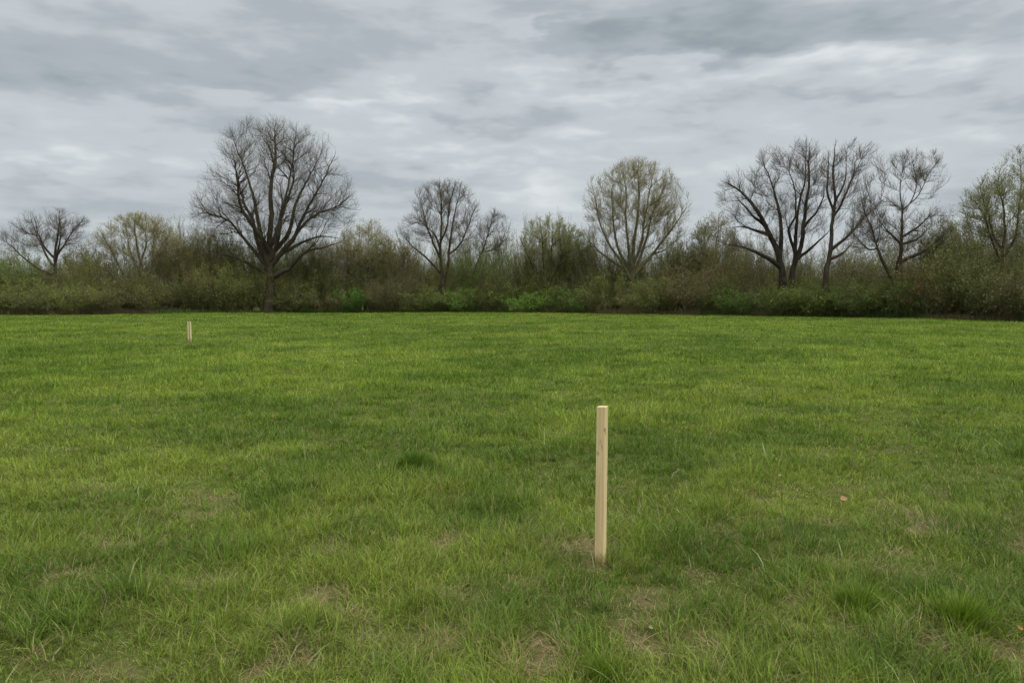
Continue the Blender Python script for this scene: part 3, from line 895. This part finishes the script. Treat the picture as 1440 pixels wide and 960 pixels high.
# right-edge greenish trees
tree('budding_tree', dict(base=(1408, 445), fork=(1409, 375), r0=.22, up=.35,
    stems=[([(1408, 400), (1410, 360), (1412, 320), (1408, 280)], 2, None), ([(1395, 345), (1380, 310), (1365, 285)], -10, (1409, 372)),
           ([(1398, 330), (1392, 295), (1385, 262)], 14, (1410, 350)), ([(1425, 335), (1432, 300), (1436, 260), (1434, 225)], 8, (1410, 365))],
    crown=[(1400, 300, 50, 48, 1.3), (1430, 255, 28, 46), (1372, 300, 26, 38), (1390, 270, 26, 26)],
    leaf=(9000, .045, *GREENP), leafbias=.3),
    62, 'tall tree with fresh green buds at the right edge of the photo', group='budding trees along the hedge', seed=18, twig_m=M_PTWIG)
tree('budding_tree', dict(base=(1500, 448), fork=(1499, 375), r0=.22, up=.35,
    stems=[([(1500, 400), (1498, 340), (1490, 280), (1480, 240)], 2, None), ([(1480, 330), (1460, 290), (1448, 250)], -10, (1499, 365)), ([(1515, 330), (1530, 280)], 10, (1499, 360))],
    crown=[(1495, 285, 65, 60, 1.3), (1455, 245, 28, 44)],
    leaf=(7000, .045, *GREENP), leafbias=.3),
    57, 'tall tree with green buds just beyond the right edge, only its left twigs in view', group='budding trees along the hedge', seed=19, twig_m=M_PTWIG)

# lower background trees with pale or olive twigs
LOW = [(300, 322, 36, 'broad olive budding tree behind the left side of the largest tree', OLIVE, 98, 9000),
       (447, 332, 30, 'low budding tree behind the right side of the largest tree', ((.26, .25, .12), (.15, .14, .07)), 100, 7000),
       (514, 310, 33, 'pale rounded budding tree right of the largest bare tree', PALE, 102, 10000),
       (562, 338, 24, 'low pale budding tree left of the medium twin-trunked bare tree', ((.26, .22, .13), (.16, .13, .08)), 104, 5000),
       (812, 322, 26, 'green-tinged budding tree close behind the tall yellowish one', GREENP, 99, 8000),
       (1004, 300, 30, 'pale olive budding tree left of the dark twin-trunked tree', ((.26, .27, .12), (.15, .15, .07)), 88, 9000),
       (960, 338, 28, 'low olive tree at the right foot of the tall yellowish tree', OLIVE, 92, 6000),
       (1335, 318, 34, 'olive budding tree between the rightmost bare tree and the green right-edge one', ((.17, .20, .07), (.11, .12, .05)), 68, 8000),
       (120, 345, 26, 'low brownish tree between the far left bare tree and its pale neighbour', ((.14, .13, .06), (.09, .08, .04)), 94, 5000),
       (250, 335, 26, 'low olive tree right of the pale rounded tree on the left', OLIVE, 96, 5000)]
for i, (px, ty, hw_, lab, cols, Y, nl) in enumerate(LOW):
    hh = 405 - ty
    tree('budding_tree', dict(base=(px, 438), fork=(px, 415), r0=.15, spread=.62, clear=.8, up=.4,
        stems=[([(px, 410), (px + 2, 385), (px + 4, ty + hh * .45)], 3, None), ([(px - 8, 395), (px - hw_ * .7, ty + hh * .5)], -8, None), ([(px - 5, 392), (px - hw_ * .25, ty + hh * .4)], 12, None),
               ([(px + 8, 395), (px + hw_ * .75, ty + hh * .52)], 8, None)],
        crown=[(px, ty + hh * .42, hw_ * 1.1, hh * .44, 1.2), (px - hw_ * .6, ty + hh * .62, hw_ * .8, hh * .42), (px + hw_ * .6, ty + hh * .64, hw_ * .8, hh * .42)],
        leaf=(int(nl * 1.6), .06, *cols)), Y, lab, group='budding trees along the hedge', seed=30 + i, bark_m=M_BARK2, twig_m=M_PTWIG)


# ------------------------------------------------------------------ bushes
def bush_arrays(seed, nstem=46, nleaf=5200, leaf=.10, w=1.0, h=1.0, open_=0.0):
    """unit bush, radius ~1, height ~1; returns twig and leaf arrays"""
    r = np.random.default_rng(seed)
    tw, lf = [], []
    a = r.random(nstem) * 2 * math.pi; q = r.random(nstem) ** .5 * .45
    p = np.stack([np.cos(a) * q, np.sin(a) * q, np.zeros(nstem)], 1)
    d = unit(np.stack([np.cos(a) * q * 1.3, np.sin(a) * q * 1.3, np.full(nstem, 1.0)], 1) + r.normal(0, .12, (nstem, 3)))
    Ls = .22 * (.75 + .5 * r.random(nstem))
    pts, dirs = [], []
    T = []
    for k in range(5):
        d = unit(d + r.normal(0, .16, d.shape) + .10 * unit(np.stack([p[:, 0], p[:, 1], 0 * p[:, 0]], 1)))
        p1 = p + d * Ls[:, None]
        T.append((p, p1, .011 * (1 - k * .17), .011 * (1 - (k + 1) * .17))); pts.append(p1); dirs.append(d); p = p1
    Pn = np.concatenate(pts[0:]); Dn = np.concatenate(dirs[0:])
    for lev, (mult, ln, wd) in enumerate(((5, .16, .0045), (4, .10, .0028))):
        Ps = np.repeat(Pn, mult, 0) + r.normal(0, .01, (len(Pn) * mult, 3)); Ds = unit(np.repeat(Dn, mult, 0) * .8 + r.normal(0, .65, (len(Pn) * mult, 3)) + np.array([0, 0, .25]))
        Pe = Ps + Ds * (ln * (.4 + r.random(len(Ps))))[:, None]
        T.append((Ps, Pe, wd, wd * .4)); Pn, Dn = Pe, Ds
    k = r.integers(0, len(Pn), nleaf)
    Lp = Pn[k] + r.normal(0, .035, (nleaf, 3))
    return T, Lp


def bush_geo(seed, size, wcol, lcol, lcol2, nstem, nleaf, leaf, tthick=1.0):
    """geometry in metres; size=(radius, height). Everything carries its own colour"""
    T, Lp = bush_arrays(seed, nstem, nleaf)
    r = np.random.default_rng(seed + 99)
    sc = np.array([size[0], size[0], size[1] / 1.25])
    parts, cols = [], []
    for (A, B, wa, wb) in T:
        A = A * sc; B = B * sc
        d, a, b = frames(B - A); th = r.random(len(A)) * math.pi
        sd_ = a * np.cos(th)[:, None] + b * np.sin(th)[:, None]
        wa_ = wa * size[0] * tthick; wb_ = wb * size[0] * tthick
        V = np.stack([A - sd_ * wa_, A + sd_ * wa_, B + sd_ * wb_, B - sd_ * wb_], 1).reshape(-1, 3)
        parts.append((V, np.arange(len(V)).reshape(-1, 4)))
        cols.append(np.repeat(np.array(wcol) * (.7 + .6 * r.random((len(A), 1))), 4, 0))
    n = len(Lp); P0 = Lp * sc; P0[:, 2] = np.maximum(P0[:, 2], .05)
    d, a, b = frames(r.normal(0, 1, (n, 3))); sz = leaf * (.5 + r.random((n, 1)))
    t = r.random((n, 1)); c = np.array(lcol) * t + np.array(lcol2) * (1 - t)
    V, Fq = quads(P0, a * sz * .5, b * sz * .75); parts.append((V, Fq)); cols.append(np.repeat(c, 4, 0))
    V, Fs = joinm(parts)
    return V, np.concatenate(Fs), np.concatenate(cols), sum(len(t_[0]) for t_ in T)


# hedge profile: photo x -> y of the top of the solid mass
TX = np.array([-400, 0, 30, 60, 100, 150, 200, 270, 330, 400, 450, 520, 570, 620, 680, 740, 800, 850, 900, 960, 1030, 1080, 1140, 1200, 1260, 1300, 1350, 1440, 1900])
TY = np.array([350, 372, 376, 385, 380, 372, 368, 350, 352, 362, 358, 350, 362, 362, 360, 352, 345, 362, 372, 362, 352, 358, 368, 362, 368, 358, 335, 335, 300])


def brush(name, label, rows, seed, group=None):
    r = np.random.default_rng(seed)
    protos = [bush_geo(900 + i, (1, 1), (1, 1, 1), (1, 1, 1), (1, 1, 1), 40, 4200, 1, 1) for i in range(0)]
    Vs, Fs, Cs, k0 = [], [], [], 0
    px = -330.0
    cnt = 0
    while px < 1800:
        for (off, hk, rk) in rows:
            pxx = px + r.normal(0, 10)
            Y = float(hedge_depth(pxx)) + off + r.normal(0, .6)
            top = float(np.interp(pxx, TX, TY)); htop = at(pxx, top, Y)[2] * 1.2
            hgt = max(1.2, htop * hk * ((.62 + .50 * r.random()) if hk < 1 else (.74 + .42 * r.random())))
            rad = rk * (.8 + .5 * r.random())
            f = r.random(); g_ = .5 + .5 * math.sin(pxx * .02 + 1.3) * math.sin(pxx * .0071)
            brown = np.array([.23, .20, .085]); green = np.array([.19, .245, .05]); dark = np.array([.14, .16, .04])
            w = r.dirichlet((1.1, 1.4 + g_, .8))
            lc = brown * w[0] + green * w[1] + dark * w[2]
            kind = r.random(); lum = .66 + .55 * r.random()
            nl_, ls_, tc_ = (1500, .06, (.21, .18, .12)) if kind < .18 else ((6500, .054, (.16, .145, .08)) if kind < .75 else (4600, .070, (.15, .15, .07)))
            V, Fq, cc, _ = bush_geo(int(r.integers(1, 1e6)), (rad, hgt), np.array(tc_) * lum, lc * 1.5 * lum, lc * .85 * lum, 34, nl_, ls_, 1.0)
            p = at(pxx, 438, Y)
            V = V + np.array([p[0], Y, 0]); Vs.append(V); Fs.append(Fq + k0); Cs.append(cc); k0 += len(V); cnt += 1
        px += 23 * (85 / max(hedge_depth(px), 40))
    print(name, cnt, k0)
    o = link(name, mesh(name, np.concatenate(Vs), [np.concatenate(Fs)], [M_LEAF], np.concatenate(Cs)))
    tag(o, label, 'undergrowth', kind='stuff')


brush('undergrowth', 'dense brown and olive thicket of shrubs and saplings filling the far edge of the field',
      [(1.9, .60, 2.3), (5.4, 1.0, 3.0), (11, 1.08, 3.6)], 77)

BUSH = [(12, 352, 34, 'fresh bright green small tree at the very left edge', (.075, .115, .028), 4.5, 12000),
        (45, 408, 30, 'olive green bush under the far left bare tree', (.065, .08, .028), .6, 6000),
        (140, 400, 36, 'broad low olive bush left of the pale rounded tree', (.075, .075, .034), .8, 7000),
        (210, 395, 30, 'dark olive bush below the pale rounded tree on the left', (.08, .085, .035), 1.2, 6000),
        (300, 385, 36, 'dull brown-green bush just left of the largest trunk', (.09, .09, .035), 1.6, 7000),
        (412, 412, 26, 'rounded olive bush right of the largest trunk', (.085, .10, .03), .8, 5000),
        (452, 400, 28, 'brown-olive bush between the largest trunk and the small bright bush', (.10, .10, .04), 1.2, 5000),
        (493, 404, 22, 'small bright green bush right of the largest tree', (.075, .15, .025), .5, 6000),
        (545, 398, 30, 'dull olive bush left of the medium bare tree', (.09, .09, .04), 1.0, 6000),
        (600, 408, 30, 'green bush at the left foot of the medium bare tree', (.085, .125, .03), .8, 6000),
        (650, 404, 30, 'green bush at the right foot of the medium bare tree', (.07, .13, .024), .7, 7000),
        (686, 343, 46, 'rounded dark green leafy tree behind the medium bare tree', (.06, .10, .02), 5.0, 15000),
        (742, 407, 34, 'brightest green bush low at the centre of the hedge', (.09, .17, .026), .4, 8000),
        (805, 403, 30, 'mid green bush left of the tall yellowish tree', (.07, .125, .025), .6, 6000),
        (848, 392, 30, 'dull olive bush at the left foot of the tall yellowish tree', (.09, .10, .035), 1.2, 6000),
        (925, 396, 34, 'olive bush at the right foot of the tall yellowish tree', (.085, .11, .032), .8, 7000),
        (985, 378, 34, 'brown twiggy bush left of the dark twin-trunked tree', (.12, .10, .055), 2.0, 6000),
        (1045, 405, 34, 'dark green bush left of the twin-trunked tree', (.065, .11, .024), .5, 7000),
        (1108, 402, 34, 'dark green bush hiding the foot of the twin-trunked tree', (.07, .11, .027), .6, 7000),
        (1165, 405, 34, 'green bush hiding the foot of the slender bare tree', (.07, .105, .027), .7, 7000),
        (1220, 398, 36, 'rounded green bush left of the rightmost bare trees', (.065, .10, .025), .7, 7000),
        (1275, 395, 34, 'dark bush at the foot of the rightmost bare trees', (.06, .09, .024), .8, 7000),
        (1310, 372, 34, 'reddish brown twiggy bush right of the rightmost bare tree', (.13, .085, .045), 2.2, 6000),
        (1345, 345, 46, 'large olive bush left of the green right-edge tree', (.10, .125, .038), 2.6, 9000),
        (1395, 362, 46, 'dark olive bush below the green right-edge tree', (.075, .09, .03), 1.2, 9000),
        (1440, 370, 44, 'brown-olive bush cut by the right edge of the photo', (.085, .085, .038), .8, 8000)]
for i, (px, ty, hwp, lab, c, off, nl) in enumerate(BUSH):
    Y = float(hedge_depth(px)) + off
    p = at(px, 438, Y); hgt = at(px, ty, Y)[2]; rad = hwp / F * Y * 1.05
    c = np.array(c)
    V, Fq, cc, nt_ = bush_geo(5000 + i, (rad, hgt), (.17, .145, .08), c * 2.6, c * 1.5, 46, int(nl * 1.25), .068, 1.0)
    root = empty('bush', (p[0], Y, 0), lab, 'bush' if hgt < 5 else 'tree', 'bushes along the front of the hedge')
    if hgt >= 5: root.name = 'leafy_tree'
    k = nt_ * 4
    me = mesh('stems', V[:k], [Fq[:nt_]], [M_LEAF], cc[:k]); link('stems', me, root)
    me = mesh('foliage', V[k:], [Fq[nt_:] - k], [M_LEAF], cc[k:]); link('foliage', me, root)


# dry weeds and tall rough grass along the foot of the hedge
def verge():
    r = np.random.default_rng(4)
    n = 60000
    px = r.random(n) * 2100 - 330
    Y = hedge_depth(px) + r.random(n) * 2.2 - .35
    x = (px - 720) / F * Y
    hh = (.25 + .6 * r.random(n)) * (.35 + 1.1 * fbm(px * .02, px * 0 + 1, 71, 3))
    dryl = fbm(px * .012, px * 0, 73, 2) > .52
    c = np.where(dryl[:, None], np.array([.24, .20, .10]), np.array([.13, .18, .05])) * (.5 + .8 * r.random((n, 1)))
    V, Fq, cc = blade_mesh(x, Y, np.full(n, -.02), hh, np.full(n, .03), r.random(n) * 6.28, np.abs(r.normal(.15, .2, n)), np.abs(r.normal(.4, .3, n)), r.random(n) * 3.14, c, 2)
    tag(link('rough_grass', mesh('rough_grass', V, [Fq], [M_GRASS], cc, True)), 'strip of dry weeds and long rough grass along the foot of the hedge', 'rough grass', kind='stuff')


verge()
